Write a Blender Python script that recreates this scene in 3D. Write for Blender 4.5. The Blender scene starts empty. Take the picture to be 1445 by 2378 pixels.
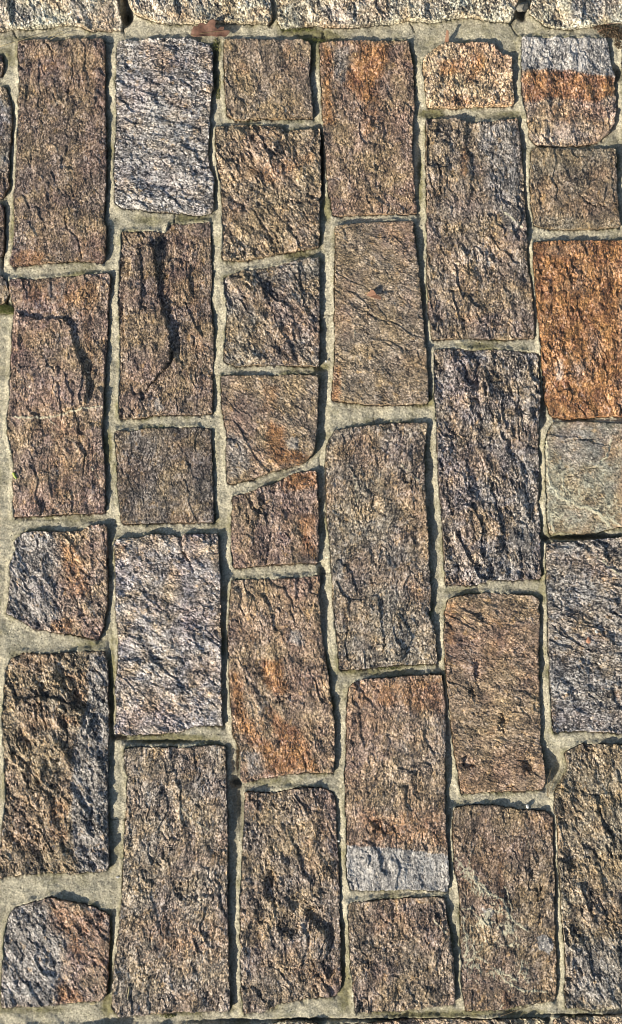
import bpy, math, random
import numpy as np

# ------------------------------------------------------------------ camera, sky, sun, exposure
scene = bpy.context.scene
R = math.radians
CAM_H, CAM_T, PITCH = 1.45, 0.4256, R(5.3)
cam_data = bpy.data.cameras.new('camera')
cam = bpy.data.objects.new('camera', cam_data)
scene.collection.objects.link(cam)
cam_data.sensor_fit = 'VERTICAL'
cam_data.sensor_height = 36.0
cam_data.lens = 18.0 / CAM_T
cam_data.clip_start, cam_data.clip_end = 0.05, 500.0
cam.location = (0, 0, CAM_H)
cam.rotation_euler = (PITCH, 0, 0)
scene.camera = cam

SUN_EL = R(25)
SHADOW_AZ = R(37)                      # direction the shadows fall, from +x (right) towards +y (up)
SD = np.array([math.cos(SHADOW_AZ), math.sin(SHADOW_AZ)])
world = bpy.data.worlds.new('World')
scene.world = world
world.use_nodes = True
wn = world.node_tree.nodes
sky = wn.new('ShaderNodeTexSky')
sky.sky_type = 'NISHITA'
sky.sun_disc = False
sky.sun_elevation = SUN_EL
to_sun = np.array([-SD[0], -SD[1]])
sky.sun_rotation = math.atan2(to_sun[0], to_sun[1])
bg = wn['Background']
bg.inputs['Strength'].default_value = 0.085
world.node_tree.links.new(sky.outputs[0], bg.inputs['Color'])
sun_d = bpy.data.lights.new('sun', 'SUN')
sun_d.energy = 5.0
sun_d.angle = R(0.5)
sun_d.color = (1.0, 0.93, 0.80)
sun = bpy.data.objects.new('sun', sun_d)
scene.collection.objects.link(sun)
# the lamp shines along its -Z: rotate so that -Z = (SD*cos(el), -sin(el))
import mathutils
sun.rotation_euler = mathutils.Vector((SD[0]*math.cos(SUN_EL), SD[1]*math.cos(SUN_EL), -math.sin(SUN_EL))).to_track_quat('-Z', 'Y').to_euler()
sun.location = (-3, -1.5, 3)
scene.view_settings.view_transform = 'Standard'
scene.view_settings.look = 'None'
scene.view_settings.exposure = 0.57
scene.view_settings.gamma = 1.0
scene.view_settings.use_curve_mapping = False
scene.render.engine = 'CYCLES'
scene.cycles.filter_width = 1.0

# ------------------------------------------------------------------ helpers
def W(u, v, z=0.0):
    """photo pixel -> point on the level plane at height z (metres)"""
    u = np.asarray(u, float); v = np.asarray(v, float)
    x = (u - 722.5) / 1189.0 * CAM_T
    y = (1189.0 - v) / 1189.0 * CAM_T
    s = (CAM_H - z) / (math.cos(PITCH) - y * math.sin(PITCH))
    return s * x, s * (y * math.cos(PITCH) + math.sin(PITCH))
def WP(pts):
    a = np.array(pts, float)
    x, y = W(a[:, 0], a[:, 1])
    return np.stack([x, y], 1)
PX = 0.75 / 1445.0                    # metres per photo pixel, near enough

rng0 = np.random.RandomState(11)
PERM = rng0.permutation(1024).astype(np.int64)
ANG = rng0.rand(1024) * 2 * np.pi
GX, GY = np.cos(ANG).astype(np.float32), np.sin(ANG).astype(np.float32)
def perlin(x, y, seed=0):
    xi = np.floor(x).astype(np.int64); yi = np.floor(y).astype(np.int64)
    fx = (x - xi).astype(np.float32); fy = (y - yi).astype(np.float32)
    def g(ix, iy, dx, dy):
        h = PERM[(PERM[(ix + seed * 37) & 1023] + iy + seed) & 1023]
        return GX[h] * dx + GY[h] * dy
    u = fx * fx * fx * (fx * (fx * 6 - 15) + 10); v = fy * fy * fy * (fy * (fy * 6 - 15) + 10)
    a = g(xi, yi, fx, fy); b = g(xi + 1, yi, fx - 1, fy)
    c = g(xi, yi + 1, fx, fy - 1); d = g(xi + 1, yi + 1, fx - 1, fy - 1)
    return 1.5 * ((a + u * (b - a)) * (1 - v) + (c + u * (d - c)) * v)
def fbm(x, y, seed=0, octs=4, gain=0.5):
    s = 0; a = 1.0; t = 0
    for i in range(octs):
        s = s + a * perlin(x * 2 ** i + 13.7 * i, y * 2 ** i - 7.3 * i, seed + i); t += a; a *= gain
    return s / t
def sstep(a, b, x):
    t = np.clip((x - a) / (b - a), 0, 1)
    return t * t * (3 - 2 * t)
def warp(x, y, amp=1.0):
    wx = 0.0009 * perlin(x / .011, y / .011, 3) + 0.00055 * perlin(x / .0045, y / .0045, 4) + 0.00045 * perlin(x / .0022, y / .0022, 7)
    wy = 0.0009 * perlin(x / .011, y / .011, 5) + 0.00055 * perlin(x / .0045, y / .0045, 6) + 0.00045 * perlin(x / .0022, y / .0022, 8)
    return x + wx * amp, y + wy * amp
def cut_corners(P, r):
    out = []
    n = len(P)
    for i in range(n):
        p, a, b = P[i], P[i - 1], P[(i + 1) % n]
        la, lb = np.linalg.norm(a - p), np.linalg.norm(b - p)
        out.append(p + (a - p) * min(.33, r / la)); out.append(p + (b - p) * min(.33, r / lb))
    return np.array(out)
def sdf_poly(x, y, P, grow=0.0):
    """signed distance, positive inside"""
    d = np.full(x.shape, 1e9, np.float32); inside = np.zeros(x.shape, bool)
    n = len(P)
    for i in range(n):
        ax, ay = P[i - 1]; bx, by = P[i]
        ex, ey = bx - ax, by - ay
        L = ex * ex + ey * ey + 1e-16
        t = np.clip(((x - ax) * ex + (y - ay) * ey) / L, 0, 1)
        dd = (x - ax - t * ex) ** 2 + (y - ay - t * ey) ** 2
        d = np.minimum(d, dd)
        c = (ay > y) != (by > y)
        if ay != by:
            inside ^= c & (x < (bx - ax) * (y - ay) / (by - ay) + ax)
    d = np.sqrt(d)
    return np.where(inside, d, -d) + grow
def dist_line(x, y, P):
    d = np.full(x.shape, 1e9)
    for i in range(1, len(P)):
        ax, ay = P[i - 1]; bx, by = P[i]
        ex, ey = bx - ax, by - ay
        t = np.clip(((x - ax) * ex + (y - ay) * ey) / (ex * ex + ey * ey + 1e-16), 0, 1)
        d = np.minimum(d, (x - ax - t * ex) ** 2 + (y - ay - t * ey) ** 2)
    return np.sqrt(d)

def grid_mesh(name, X, Y, Z, keep, attrs, origin=(0, 0, 0), smooth=False):
    """quads of a rows x cols grid where keep (per cell) is true"""
    rows, cols = X.shape
    idx = np.arange(rows * cols).reshape(rows, cols)
    q = np.stack([idx[:-1, :-1], idx[:-1, 1:], idx[1:, 1:], idx[1:, :-1]], -1)[keep]
    used = np.unique(q)
    remap = np.full(rows * cols, -1, np.int64); remap[used] = np.arange(len(used))
    q = remap[q].astype(np.int32)
    co = np.stack([X.ravel()[used] - origin[0], Y.ravel()[used] - origin[1], Z.ravel()[used] - origin[2]], 1).astype(np.float32)
    me = bpy.data.meshes.new(name)
    me.vertices.add(len(co)); me.vertices.foreach_set('co', co.ravel())
    me.loops.add(q.size); me.loops.foreach_set('vertex_index', q.ravel())
    me.polygons.add(len(q)); me.polygons.foreach_set('loop_start', np.arange(0, q.size, 4, dtype=np.int32))
    me.polygons.foreach_set('use_smooth', np.full(len(q), smooth))
    me.update(calc_edges=True)
    for k, a in attrs.items():
        at = me.attributes.new(k, 'FLOAT', 'POINT')
        at.data.foreach_set('value', a.ravel()[used].astype(np.float32))
    return me

def link(name, me, mat=None, parent=None, loc=(0, 0, 0)):
    o = bpy.data.objects.new(name, me)
    scene.collection.objects.link(o)
    o.location = loc
    if mat is not None: me.materials.append(mat)
    if parent is not None: o.parent = parent
    return o
def tag(o, label, cat=None, group=None, kind=None):
    if label: o['label'] = label
    if cat: o['category'] = cat
    if group: o['group'] = group
    if kind: o['kind'] = kind
    return o

# ------------------------------------------------------------------ node helpers / materials
class N:
    def __init__(s, name):
        s.m = bpy.data.materials.new(name); s.m.use_nodes = True
        s.t = s.m.node_tree; s.b = s.t.nodes['Principled BSDF']
    def new(s, typ, **kw):
        n = s.t.nodes.new('ShaderNode' + typ)
        for k, v in kw.items(): setattr(n, k, v)
        return n
    def put(s, sock, v):
        if isinstance(v, bpy.types.NodeSocket): s.t.links.new(v, sock)
        elif isinstance(v, (tuple, list)) and len(v) == 3 and sock.type == 'RGBA': sock.default_value = (*v, 1)
        else: sock.default_value = v
    def math(s, op, a, b=0.0, c=None, clamp=False):
        n = s.new('Math', operation=op, use_clamp=clamp); s.put(n.inputs[0], a); s.put(n.inputs[1], b)
        if c is not None: s.put(n.inputs[2], c)
        return n.outputs[0]
    def mix(s, f, a, b, mode='MIX'):
        n = s.new('Mix', data_type='RGBA', blend_type=mode); s.put(n.inputs[0], f); s.put(n.inputs[6], a); s.put(n.inputs[7], b)
        return n.outputs[2]
    def vmath(s, op, a, b):
        n = s.new('VectorMath', operation=op); s.put(n.inputs[0], a); s.put(n.inputs[1], b); return n.outputs[0]
    def noise(s, vec, scale, detail=2.0, rough=.5, dist=0.0):
        n = s.new('TexNoise'); s.put(n.inputs['Vector'], vec); n.inputs['Scale'].default_value = scale
        n.inputs['Detail'].default_value = detail; n.inputs['Roughness'].default_value = rough; n.inputs['Distortion'].default_value = dist
        return n.outputs[0]
    def voro(s, vec, scale, out='Color', feature='F1', rnd=1.0):
        n = s.new('TexVoronoi', feature=feature); s.put(n.inputs['Vector'], vec); n.inputs['Scale'].default_value = scale
        n.inputs['Randomness'].default_value = rnd
        return n.outputs[out]
    def ramp(s, f, stops):
        n = s.new('ValToRGB'); s.put(n.inputs[0], f)
        e = n.color_ramp.elements
        while len(e) < len(stops): e.new(0.5)
        for el, (p, c) in zip(e, stops):
            el.position = p; el.color = (c, c, c, 1) if isinstance(c, float) else (*c, 1)
        return n.outputs[0]
    def attr(s, name, out='Fac', typ='GEOMETRY'):
        n = s.new('Attribute', attribute_type=typ, attribute_name=name); return n.outputs[out]
    def rng(s, f, a, b, c=0.0, d=1.0):
        n = s.new('MapRange'); s.put(n.inputs[0], f)
        for i, v in enumerate((a, b, c, d)): s.put(n.inputs[i + 1], v)
        return n.outputs[0]
    def bump(s, h, strength, dist, normal=None):
        n = s.new('Bump'); s.put(n.inputs['Height'], h); n.inputs['Strength'].default_value = strength; n.inputs['Distance'].default_value = dist
        if normal is not None: s.put(n.inputs['Normal'], normal)
        return n.outputs[0]

def stone_material():
    n = N('rough_gneiss')
    tc = n.new('TexCoord').outputs['Object']
    rnd = n.new('ObjectInfo').outputs['Random']
    off = n.new('CombineXYZ'); n.put(off.inputs[0], n.math('MULTIPLY', rnd, 9.7)); n.put(off.inputs[1], n.math('MULTIPLY', rnd, 5.3)); n.put(off.inputs[2], n.math('MULTIPLY', rnd, 3.1))
    vr = n.new('VectorRotate', rotation_type='Z_AXIS'); n.put(vr.inputs['Vector'], tc); n.put(vr.inputs['Angle'], n.attr('grain_angle', 'Fac', 'OBJECT'))
    st = n.vmath('MULTIPLY', vr.outputs[0], (1.0, .62, .8))       # grain drawn out along local y
    P = n.vmath('ADD', st, off.outputs[0])
    Q = n.vmath('ADD', tc, off.outputs[0])
    base = n.attr('base_colour', 'Color', 'OBJECT')
    # crystals: random value per small cell, two sizes
    wob = n.new('TexNoise'); n.put(wob.inputs['Vector'], P); wob.inputs['Scale'].default_value = 500; wob.inputs['Detail'].default_value = 1
    Pw = n.vmath('ADD', P, n.vmath('MULTIPLY', n.vmath('SUBTRACT', wob.outputs['Color'], (.5, .5, .5)), (.0018, .0018, .0018)))
    c1 = n.new('SeparateColor'); n.put(c1.inputs[0], n.voro(Pw, 680))
    c2 = n.new('SeparateColor'); n.put(c2.inputs[0], n.voro(Pw, 1150))
    n1 = n.noise(P, 420, 3, .7, .3)
    n2 = n.noise(P, 55, 5, .68, .5)
    g = n.math('ADD', n.math('MULTIPLY', c1.outputs[0], .34), n.math('MULTIPLY', c2.outputs[0], .26))
    g = n.math('ADD', g, n.math('MULTIPLY', n1, .70)); g = n.math('ADD', g, n.math('MULTIPLY', n2, .75))
    g = n.math('SUBTRACT', g, .525)                                  # about 0..1, mean .5
    con = n.math('MULTIPLY', n.attr('contrast', 'Fac', 'OBJECT'), n.rng(n.noise(Q, 32, 2), .3, .7, .65, 1.25))
    g = n.math('ADD', n.math('MULTIPLY', n.math('SUBTRACT', g, .5), con), .5)
    lum = n.ramp(g, [(0.0, .04), (.30, .16), (.44, .58), (.55, 1.15), (.68, 2.1), (.85, 3.2), (1.0, 3.8)])
    # base hue drifts between cream, base and umber
    hue = n.noise(Q, 28, 4, .65, .5)
    col = n.mix(n.rng(hue, .42, .62), base, n.mix(.72, base, (.35, .245, .125)))
    col = n.mix(n.rng(n.noise(Q, 13, 4, .6), .45, .68), col, n.mix(1.0, col, (.90, .78, .84), 'MULTIPLY'))
    # grey cold masses and rust stains (masks carried by the surface), broken up by grain
    brk = n.math('SUBTRACT', n.noise(P, 60, 5, .7, .8), .5)
    rust = n.math('ADD', n.attr('rust'), n.math('MULTIPLY', brk, 1.3))
    rust_m = n.math('MULTIPLY', n.rng(rust, .18, .78, 0, .9), n.rng(n.attr('rust'), .02, .2))
    grey = n.math('ADD', n.attr('grey'), n.math('MULTIPLY', brk, 1.0))
    col = n.mix(n.rng(grey, .25, .80, 0, .85), col, (.245, .227, .208))
    rc = n.mix(n.rng(n.noise(Q, 70, 5, .7), .36, .64), (.19, .075, .035), (.44, .215, .072))
    col = n.mix(rust_m, col, rc)
    # sparse yellow and red iron specks
    sp = n.rng(n.noise(P, 130, 3, .6), .60, .70)
    col = n.mix(n.math('MULTIPLY', sp, .45), col, (.46, .27, .09))
    lo = n.new('Mix', data_type='FLOAT'); n.put(lo.inputs[0], n.rng(rust_m, 0, 1, 0, .12)); n.put(lo.inputs[2], lum); n.put(lo.inputs[3], 1.0)
    col = n.mix(1.0, col, lo.outputs[0], 'MULTIPLY')
    # bright grains lose their tint, dark mica goes cold
    col = n.mix(n.rng(g, .62, .95, 0, .75), col, (.62, .59, .54))
    col = n.mix(n.rng(g, .36, .15, 0, .8), col, (.028, .026, .032))
    wea = n.noise(Q, 16, 4, .6)
    col = n.mix(n.rng(wea, .5, .75, 0, .45), col, n.mix(1.0, col, (.5, .44, .46), 'MULTIPLY'))
    vein = n.attr('vein')
    vm = n.rng(n.math('ADD', vein, n.math('MULTIPLY', brk, .8)), .25, .60)
    vm = n.math('MULTIPLY', vm, n.rng(vein, .02, .15))
    col = n.mix(n.math('MULTIPLY', vm, .8), col, (.60, .55, .38))
    pa = n.math('MULTIPLY', n.rng(n.math('ADD', n.attr('pale'), brk), .25, .85, 0, .85), n.rng(n.attr('pale'), .02, .15))
    col = n.mix(pa, col, n.mix(n.rng(g, .30, .70), (.13, .123, .12), (.64, .60, .54)))
    dk = n.attr('painted_dark')  # dark patches mixed into the stone colour
    col = n.mix(n.rng(dk, 0, 1, 0, .85), col, (.035, .033, .034))
    hsv = n.new('HueSaturation'); n.put(hsv.inputs['Color'], col); n.put(hsv.inputs['Value'], n.attr('value', 'Fac', 'OBJECT'))
    n.put(n.b.inputs['Base Color'], hsv.outputs[0])
    n.put(n.b.inputs['Roughness'], n.rng(c1.outputs[1], 0, 1, .38, .8))
    n.b.inputs['Specular IOR Level'].default_value = .45
    h = n.math('ADD', n.math('MULTIPLY', n.noise(P, 420, 3, .7), 1.0), n.math('MULTIPLY', c1.outputs[2], .35))
    h = n.math('ADD', h, n.math('MULTIPLY', c2.outputs[2], .2))
    n.put(n.b.inputs['Normal'], n.bump(h, 1.0, .0009))
    return n.m

def mortar_material():
    n = N('sandy_mortar')
    tc = n.new('TexCoord').outputs['Object']
    a = n.noise(tc, 18, 5, .6)
    b = n.noise(tc, 420, 4, .8)
    c = n.noise(tc, 60, 4, .65)
    col = n.mix(n.rng(a, .35, .65), (.45, .40, .285), (.60, .54, .395))
    col = n.mix(n.rng(c, .42, .70, 0, .7), col, (.30, .275, .205))
    gr = n.ramp(b, [(.32, .42), (.5, 1.0), (.68, 1.65)])
    col = n.mix(1.0, col, gr, 'MULTIPLY')
    pits = n.rng(n.voro(tc, 130, 'Distance'), .13, .06)
    col = n.mix(n.math('MULTIPLY', pits, .3), col, (.10, .095, .085))
    mo = n.math('ADD', n.attr('moss'), n.math('MULTIPLY', n.math('SUBTRACT', n.noise(tc, 45, 6, .75), .5), 1.5))
    mm = n.rng(mo, .24, .78)
    mcol = n.mix(n.rng(n.noise(tc, 160, 3), .4, .6), (.085, .080, .030), (.20, .18, .065))
    col = n.mix(n.math('MULTIPLY', mm, .8), col, mcol)
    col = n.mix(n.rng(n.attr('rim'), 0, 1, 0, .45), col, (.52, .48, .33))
    col = n.mix(n.rng(n.attr('painted_dark'), 0, 1, 0, .9), col, (.035, .032, .022))  # shade of deep gaps painted into the mortar colour, cracks darkened too
    st = n.rng(n.noise(tc, 25, 6, .75, .5), .52, .72, 0, .55)
    col = n.mix(st, col, (.17, .16, .115))
    n.put(n.b.inputs['Base Color'], col)
    n.b.inputs['Roughness'].default_value = .92
    n.b.inputs['Specular IOR Level'].default_value = .2
    h = n.math('ADD', n.math('MULTIPLY', n.noise(tc, 380, 5, .8), 1.0), n.math('MULTIPLY', pits, -.8))
    n.put(n.b.inputs['Normal'], n.bump(h, 1.0, .0022))
    return n.m

def simple_material(name, c1, c2, scale=200, rough=.7, bump=.0005, sub=0.0, glossy=.3):
    n = N(name)
    tc = n.new('TexCoord').outputs['Object']
    f = n.noise(tc, scale, 4, .6)
    n.put(n.b.inputs['Base Color'], n.mix(n.rng(f, .35, .65), c1, c2))
    n.b.inputs['Roughness'].default_value = rough
    n.b.inputs['Specular IOR Level'].default_value = glossy
    if bump: n.put(n.b.inputs['Normal'], n.bump(n.noise(tc, scale * 2, 3, .6), 1.0, bump))
    return n.m

M_STONE = stone_material()
M_MORTAR = mortar_material()

# ------------------------------------------------------------------ the stones, outlines in photo pixels laid on the ground plane
# key: outline, base colour, value, contrast, grain angle (deg), relief, grey, extra features
S = []
def stone(pts, base=(.22, .165, .115), value=1.0, con=1.0, ang=0, relief=1.0, lift=0.0, feats=(), label=None, name='paving_stone', rust=0.0, grey=0.0, step=.00098, seed=None, smoothness=0.0):
    S.append(dict(pts=pts, base=base, value=value, con=con, ang=R(ang), relief=relief, lift=lift * .001, feats=feats, label=label, name=name, rust=rust, grey=grey, step=step, seed=len(S) * 7 + 3 if seed is None else seed, sm=smoothness))
BROWN = (.205, .148, .112); TAN = (.25, .19, .135); GREY = (.22, .205, .195); DARK = (.175, .145, .120); OLIVE = (.215, .175, .12); PINK = (.255, .18, .138); PALE = (.50, .47, .36)

# left edge, cut by the frame
stone([(-60,118),(2,126),(6,150),(2,172),(-60,178)], BROWN, lift=-1)
stone([(-230,200),(-60,203),(10,200),(24,235),(26,290),(20,350),(18,430),(5,455),(-60,462),(-225,455)], (.2,.2,.19), .9)
stone([(-230,478),(-60,472),(6,472),(9,520),(5,590),(-60,596),(-228,600)], BROWN, .7, lift=-2)
stone([(-230,625),(-60,625),(2,640),(14,655),(22,682),(5,705),(-60,702),(-230,705)], DARK, .8, lift=-1)
# column 1
stone([(43,92),(90,91),(112,92),(122,98),(160,90),(238,89),(243,100),(243,250),(246,340),(245,430),(242,480),(239,510),(246,530),(243,600),(240,608),(200,603),(170,603),(130,607),(60,612),(30,616),(23,610),(33,560),(33,480),(36,420),(38,380),(42,300),(46,190),(41,120)],
      BROWN, .95, 1.0, 2, .85, feats=(('crack',[(103,92),(113,105),(122,118)],1.2,2.2),('crack',[(170,150),(170,175),(163,195),(155,215)],.9,1.2),('crack',[(150,500),(156,530),(180,550),(188,580),(193,608)],1.3,1.8),('rust',[(25,590),(60,580),(110,590),(100,612),(30,616)],.5,8),('rust',[(60,100),(200,100),(180,300),(60,340)],.22,60)))
stone([(22,648),(60,648),(120,645),(200,638),(255,634),(252,680),(248,780),(243,850),(240,900),(238,960),(235,1000),(240,1060),(243,1100),(243,1190),(160,1193),(80,1198),(32,1200),(30,1160),(33,1080),(26,1040),(17,1000),(20,930),(25,850),(30,760),(33,715),(22,680)],
      PINK, .95, .95, 3, .95, feats=(('ramp',[(36,722),(58,733),(90,737),(144,737),(166,755),(173,787),(180,816),(200,860),(208,888),(205,940),(120,965),(40,960)],4.2,6,1),('vein',[(30,968),(80,970),(110,968),(135,965),(170,955),(210,945),(238,946)],1.1,1),('vein',[(110,968),(150,1005),(190,1050),(230,1110)],.7,.6),('rust',[(60,655),(235,645),(225,720),(215,860),(170,720),(60,700)],.5,20),('rust',[(120,960),(235,950),(235,1185),(60,1190),(60,1120)],.3,40),('greyp',[(105,660),(150,655),(150,700),(120,705)],.9,6)))
stone([(52,1238),(70,1235),(110,1235),(150,1236),(190,1233),(210,1220),(246,1218),(248,1270),(247,1310),(250,1360),(247,1410),(240,1450),(228,1487),(205,1480),(160,1472),(130,1468),(80,1460),(45,1440),(15,1424),(20,1400),(24,1340),(22,1310),(38,1280),(35,1255)],
      PINK, 1.0, 1.1, -30, 1.1, label='small stone, grey on the left and rusty brown on the right', feats=(('greyp',[(10,1220),(130,1225),(140,1300),(135,1400),(150,1475),(10,1440)],.85,26),('rust',[(140,1255),(175,1265),(200,1330),(215,1380),(160,1400),(150,1330)],.62,16),('rust',[(115,1435),(170,1440),(170,1475),(110,1465)],.6,10),('painted_dark',[(205,1230),(245,1225),(245,1290),(215,1280)],.25,10)))
stone([(50,1517),(110,1520),(160,1516),(240,1512),(248,1540),(250,1600),(252,1670),(250,1750),(248,1820),(249,1900),(250,1950),(253,2010),(248,2023),(200,2026),(170,2030),(100,2027),(50,2031),(0,2040),(-12,2036),(2,1960),(8,1900),(14,1850),(10,1790),(8,1700),(6,1660),(12,1560),(25,1530)],
      (.25,.19,.115), .88, 1.2, -28, 1.35, label='long stone, yellow-brown with a grey stripe down its right side and a dark ledge', feats=(('greyp',[(205,1520),(255,1520),(255,2030),(180,2030),(165,1900),(168,1750),(200,1640)],.95,9),('ramp',[(30,1625),(80,1615),(125,1618),(165,1632),(195,1655),(220,1662),(200,1720),(120,1760),(40,1740)],4.5,5,1),('crack',[(130,1592),(170,1608),(195,1640)],1.8,2.2),('painted_dark',[(60,1600),(110,1598),(180,1625),(190,1650),(120,1625),(60,1618)],.7,8),('rust',[(150,1560),(200,1560),(195,1650),(160,1630)],.45,12),('rust',[(120,1650),(185,1670),(190,1690),(130,1670)],.5,8),('rust',[(110,1850),(165,1860),(165,1960),(110,1950)],.4,16)))
stone([(28,2112),(60,2102),(95,2092),(115,2085),(140,2090),(180,2098),(220,2110),(250,2125),(254,2160),(252,2210),(250,2260),(248,2310),(232,2325),(180,2328),(120,2335),(60,2338),(2,2342),(3,2290),(8,2220),(12,2160),(20,2130)],
      PINK, .92, 1.05, -35, 1.1, label='grey stone with a rusty brown corner near the lower left of the path', feats=(('greyp',[(0,2095),(118,2095),(120,2150),(160,2180),(140,2270),(135,2345),(0,2345)],.9,22),('rust',[(118,2100),(250,2120),(250,2250),(170,2240),(160,2190),(125,2160)],.45,16),('rust',[(135,2280),(180,2300),(200,2330),(130,2332)],.7,10),('pale',[(48,2297),(75,2288),(90,2300),(80,2312),(50,2312)],.95,3)))
# column 2
stone([(272,98),(290,92),(320,94),(380,90),(430,88),(470,95),(490,105),(494,120),(493,160),(495,205),(490,215),(488,250),(486,300),(482,340),(486,390),(497,410),(495,430),(494,490),(460,497),(420,492),(370,490),(320,484),(280,480),(268,470),(265,400),(268,340),(271,300),(270,180),(272,130)],
      (.27,.252,.232), 1.08, 1.3, -78, 1.05, label='pale silver-grey speckled stone', grey=.6, feats=(('pale',[(350,235),(375,225),(395,245),(380,265),(355,262)],.7,8),('bump',380,225,22,22,1.6),('bump',440,160,40,30,1.8),('painted_dark',[(300,95),(340,98),(350,105),(310,102)],.5,5)))
stone([(283,538),(342,536),(385,540),(391,520),(440,518),(488,513),(489,560),(490,600),(492,640),(488,700),(495,760),(495,820),(492,880),(493,960),(440,962),(370,962),(330,968),(278,972),(276,930),(280,890),(280,800),(278,760),(276,700),(278,640),(280,580)],
      BROWN, .92, 1.0, 2, 1.0, label='brown stone with a long tongue-shaped flake and deep groove', feats=(('ramp',[(350,560),(362,600),(368,672),(378,719),(390,762),(401,816),(389,852),(360,881),(335,907),(300,900),(292,860),(290,780),(286,700),(300,620),(318,580)],7.0,3,1),('ramp',[(318,560),(330,600),(332,700),(322,760),(300,760),(295,660)],2.2,3,1),('crack',[(401,816),(392,850),(365,875),(340,905)],1.0,2.5),('rust',[(430,600),(485,600),(485,950),(420,900)],.28,30),('pale',[(355,925),(375,920),(380,950),(360,960)],.6,6)))
stone([(268,1000),(300,1002),(340,995),(400,995),(450,992),(490,996),(490,1020),(493,1080),(494,1130),(497,1200),(496,1212),(440,1214),(390,1213),(330,1216),(285,1216),(278,1180),(273,1120),(272,1060),(268,1020)],
      DARK, .85, 1.0, 2, .75)
stone([(265,1265),(273,1252),(320,1250),(350,1243),(400,1242),(420,1250),(425,1243),(460,1240),(506,1241),(508,1300),(512,1360),(512,1440),(514,1500),(513,1560),(513,1620),(517,1685),(470,1685),(440,1690),(420,1700),(370,1704),(320,1707),(268,1706),(266,1690),(272,1650),(268,1600),(275,1540),(276,1480),(270,1430),(270,1370),(270,1300)],
      (.30,.272,.255), 1.08, 1.15, -65, 1.05, label='large pale pinkish-grey stone', grey=.35, feats=(('crack',[(419,1243),(424,1280),(440,1305),(450,1325)],1.6,2.5),('crack',[(270,1468),(300,1472),(315,1480)],1.4,1.6),('rust',[(268,1255),(300,1258),(290,1300),(270,1295)],.5,8),('pit',282,1308,14,12,2.0)))
stone([(290,1738),(340,1735),(380,1737),(430,1738),(480,1732),(522,1732),(524,1800),(527,1900),(528,2000),(528,2100),(530,2200),(532,2300),(532,2348),(470,2348),(400,2350),(330,2357),(275,2360),(260,2340),(265,2260),(275,2180),(283,2100),(287,2010),(288,1960),(295,1880),(296,1800),(288,1760)],
      (.25,.205,.155), .95, 1.2, 12, 1.0, label='longest stone, tan speckled and browner towards its lower end', feats=(('greyp',[(290,1740),(520,1740),(520,1950),(300,2000)],.35,60),('rust',[(330,2120),(520,2130),(520,2260),(300,2240)],.35,50),('vein',[(405,1865),(450,1905),(485,1928)],.8,.8),('pit',395,1962,16,8,1.5),('pit',430,2070,22,26,3.0),('pale',[(500,2050),(525,2055),(525,2100),(505,2090)],.6,8)))
# column 3
stone([(522,92),(580,90),(640,93),(660,92),(700,92),(719,96),(723,120),(718,173),(724,225),(727,272),(690,272),(660,275),(600,274),(545,277),(528,266),(523,200),(521,130)],
      TAN, 1.0, .9, -12, .9, rust=.12)
stone([(502,295),(552,290),(600,292),(653,295),(664,308),(681,301),(744,299),(744,360),(746,453),(741,457),(743,522),(740,572),(696,579),(642,587),(570,604),(516,600),(518,540),(516,450),(503,360)],
      (.27,.205,.13), .95, 1.1, -30, 1.15, feats=(('ramp',[(505,300),(660,300),(680,370),(700,400),(600,430),(520,380)],2.0,4,1),('crack',[(503,365),(520,400),(545,430)],1.6,2),('crack',[(582,480),(600,500),(635,560)],2,2),('rust',[(560,390),(640,380),(730,340),(735,370),(620,430)],.4,14),('pit',725,455,16,6,2)))
stone([(518,647),(552,632),(638,618),(690,606),(742,597),(741,672),(742,780),(740,848),(690,848),(624,845),(545,848),(520,838),(522,800),(527,762),(527,700)],
      (.205,.18,.145), .95, 1.15, -32, 1.15, feats=(('ramp',[(640,620),(690,612),(705,700),(715,730),(660,760),(645,700)],2.4,3,1),('ramp',[(530,640),(600,640),(640,740),(690,840),(560,840)],2.0,3,1)))
stone([(514,873),(560,872),(624,872),(700,870),(732,870),(740,877),(737,960),(734,1032),(728,1050),(710,1071),(667,1086),(631,1093),(588,1111),(545,1122),(527,1122),(526,1060),(527,1014),(516,942)],
      TAN, .98, .85, -50, .85, label='tan stone with a pale round knob and a rust stain above a slanting joint', feats=(('pale',[(662,1022),(680,1012),(696,1024),(692,1042),(672,1044)],.6,4),('bump',680,1028,17,16,2.4),('rust',[(620,980),(660,990),(665,1040),(720,1060),(690,1080),(640,1085),(620,1030)],.9,14),('rust',[(600,880),(650,890),(640,960),(600,960)],.4,16),('painted_dark',[(630,1010),(650,1012),(655,1060),(640,1050)],.4,6),('greyp',[(520,1000),(570,1010),(590,1090),(530,1120)],.6,16)))
stone([(734,1093),(700,1096),(682,1100),(638,1122),(588,1140),(541,1154),(538,1212),(538,1272),(543,1319),(560,1318),(624,1311),(714,1306),(739,1308),(740,1254),(739,1176)],
      PINK, .88, .95, -10, 1.05, feats=(('rust',[(640,1100),(735,1095),(735,1130),(660,1140)],.9,12),('rust',[(690,1190),(735,1200),(735,1300),(690,1280)],.6,16),('crack',[(612,1150),(604,1190),(600,1215)],2.2,2.0),('crack',[(633,1235),(628,1270),(620,1305)],2,2),('pit',632,1135,10,8,1.5)))
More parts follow.
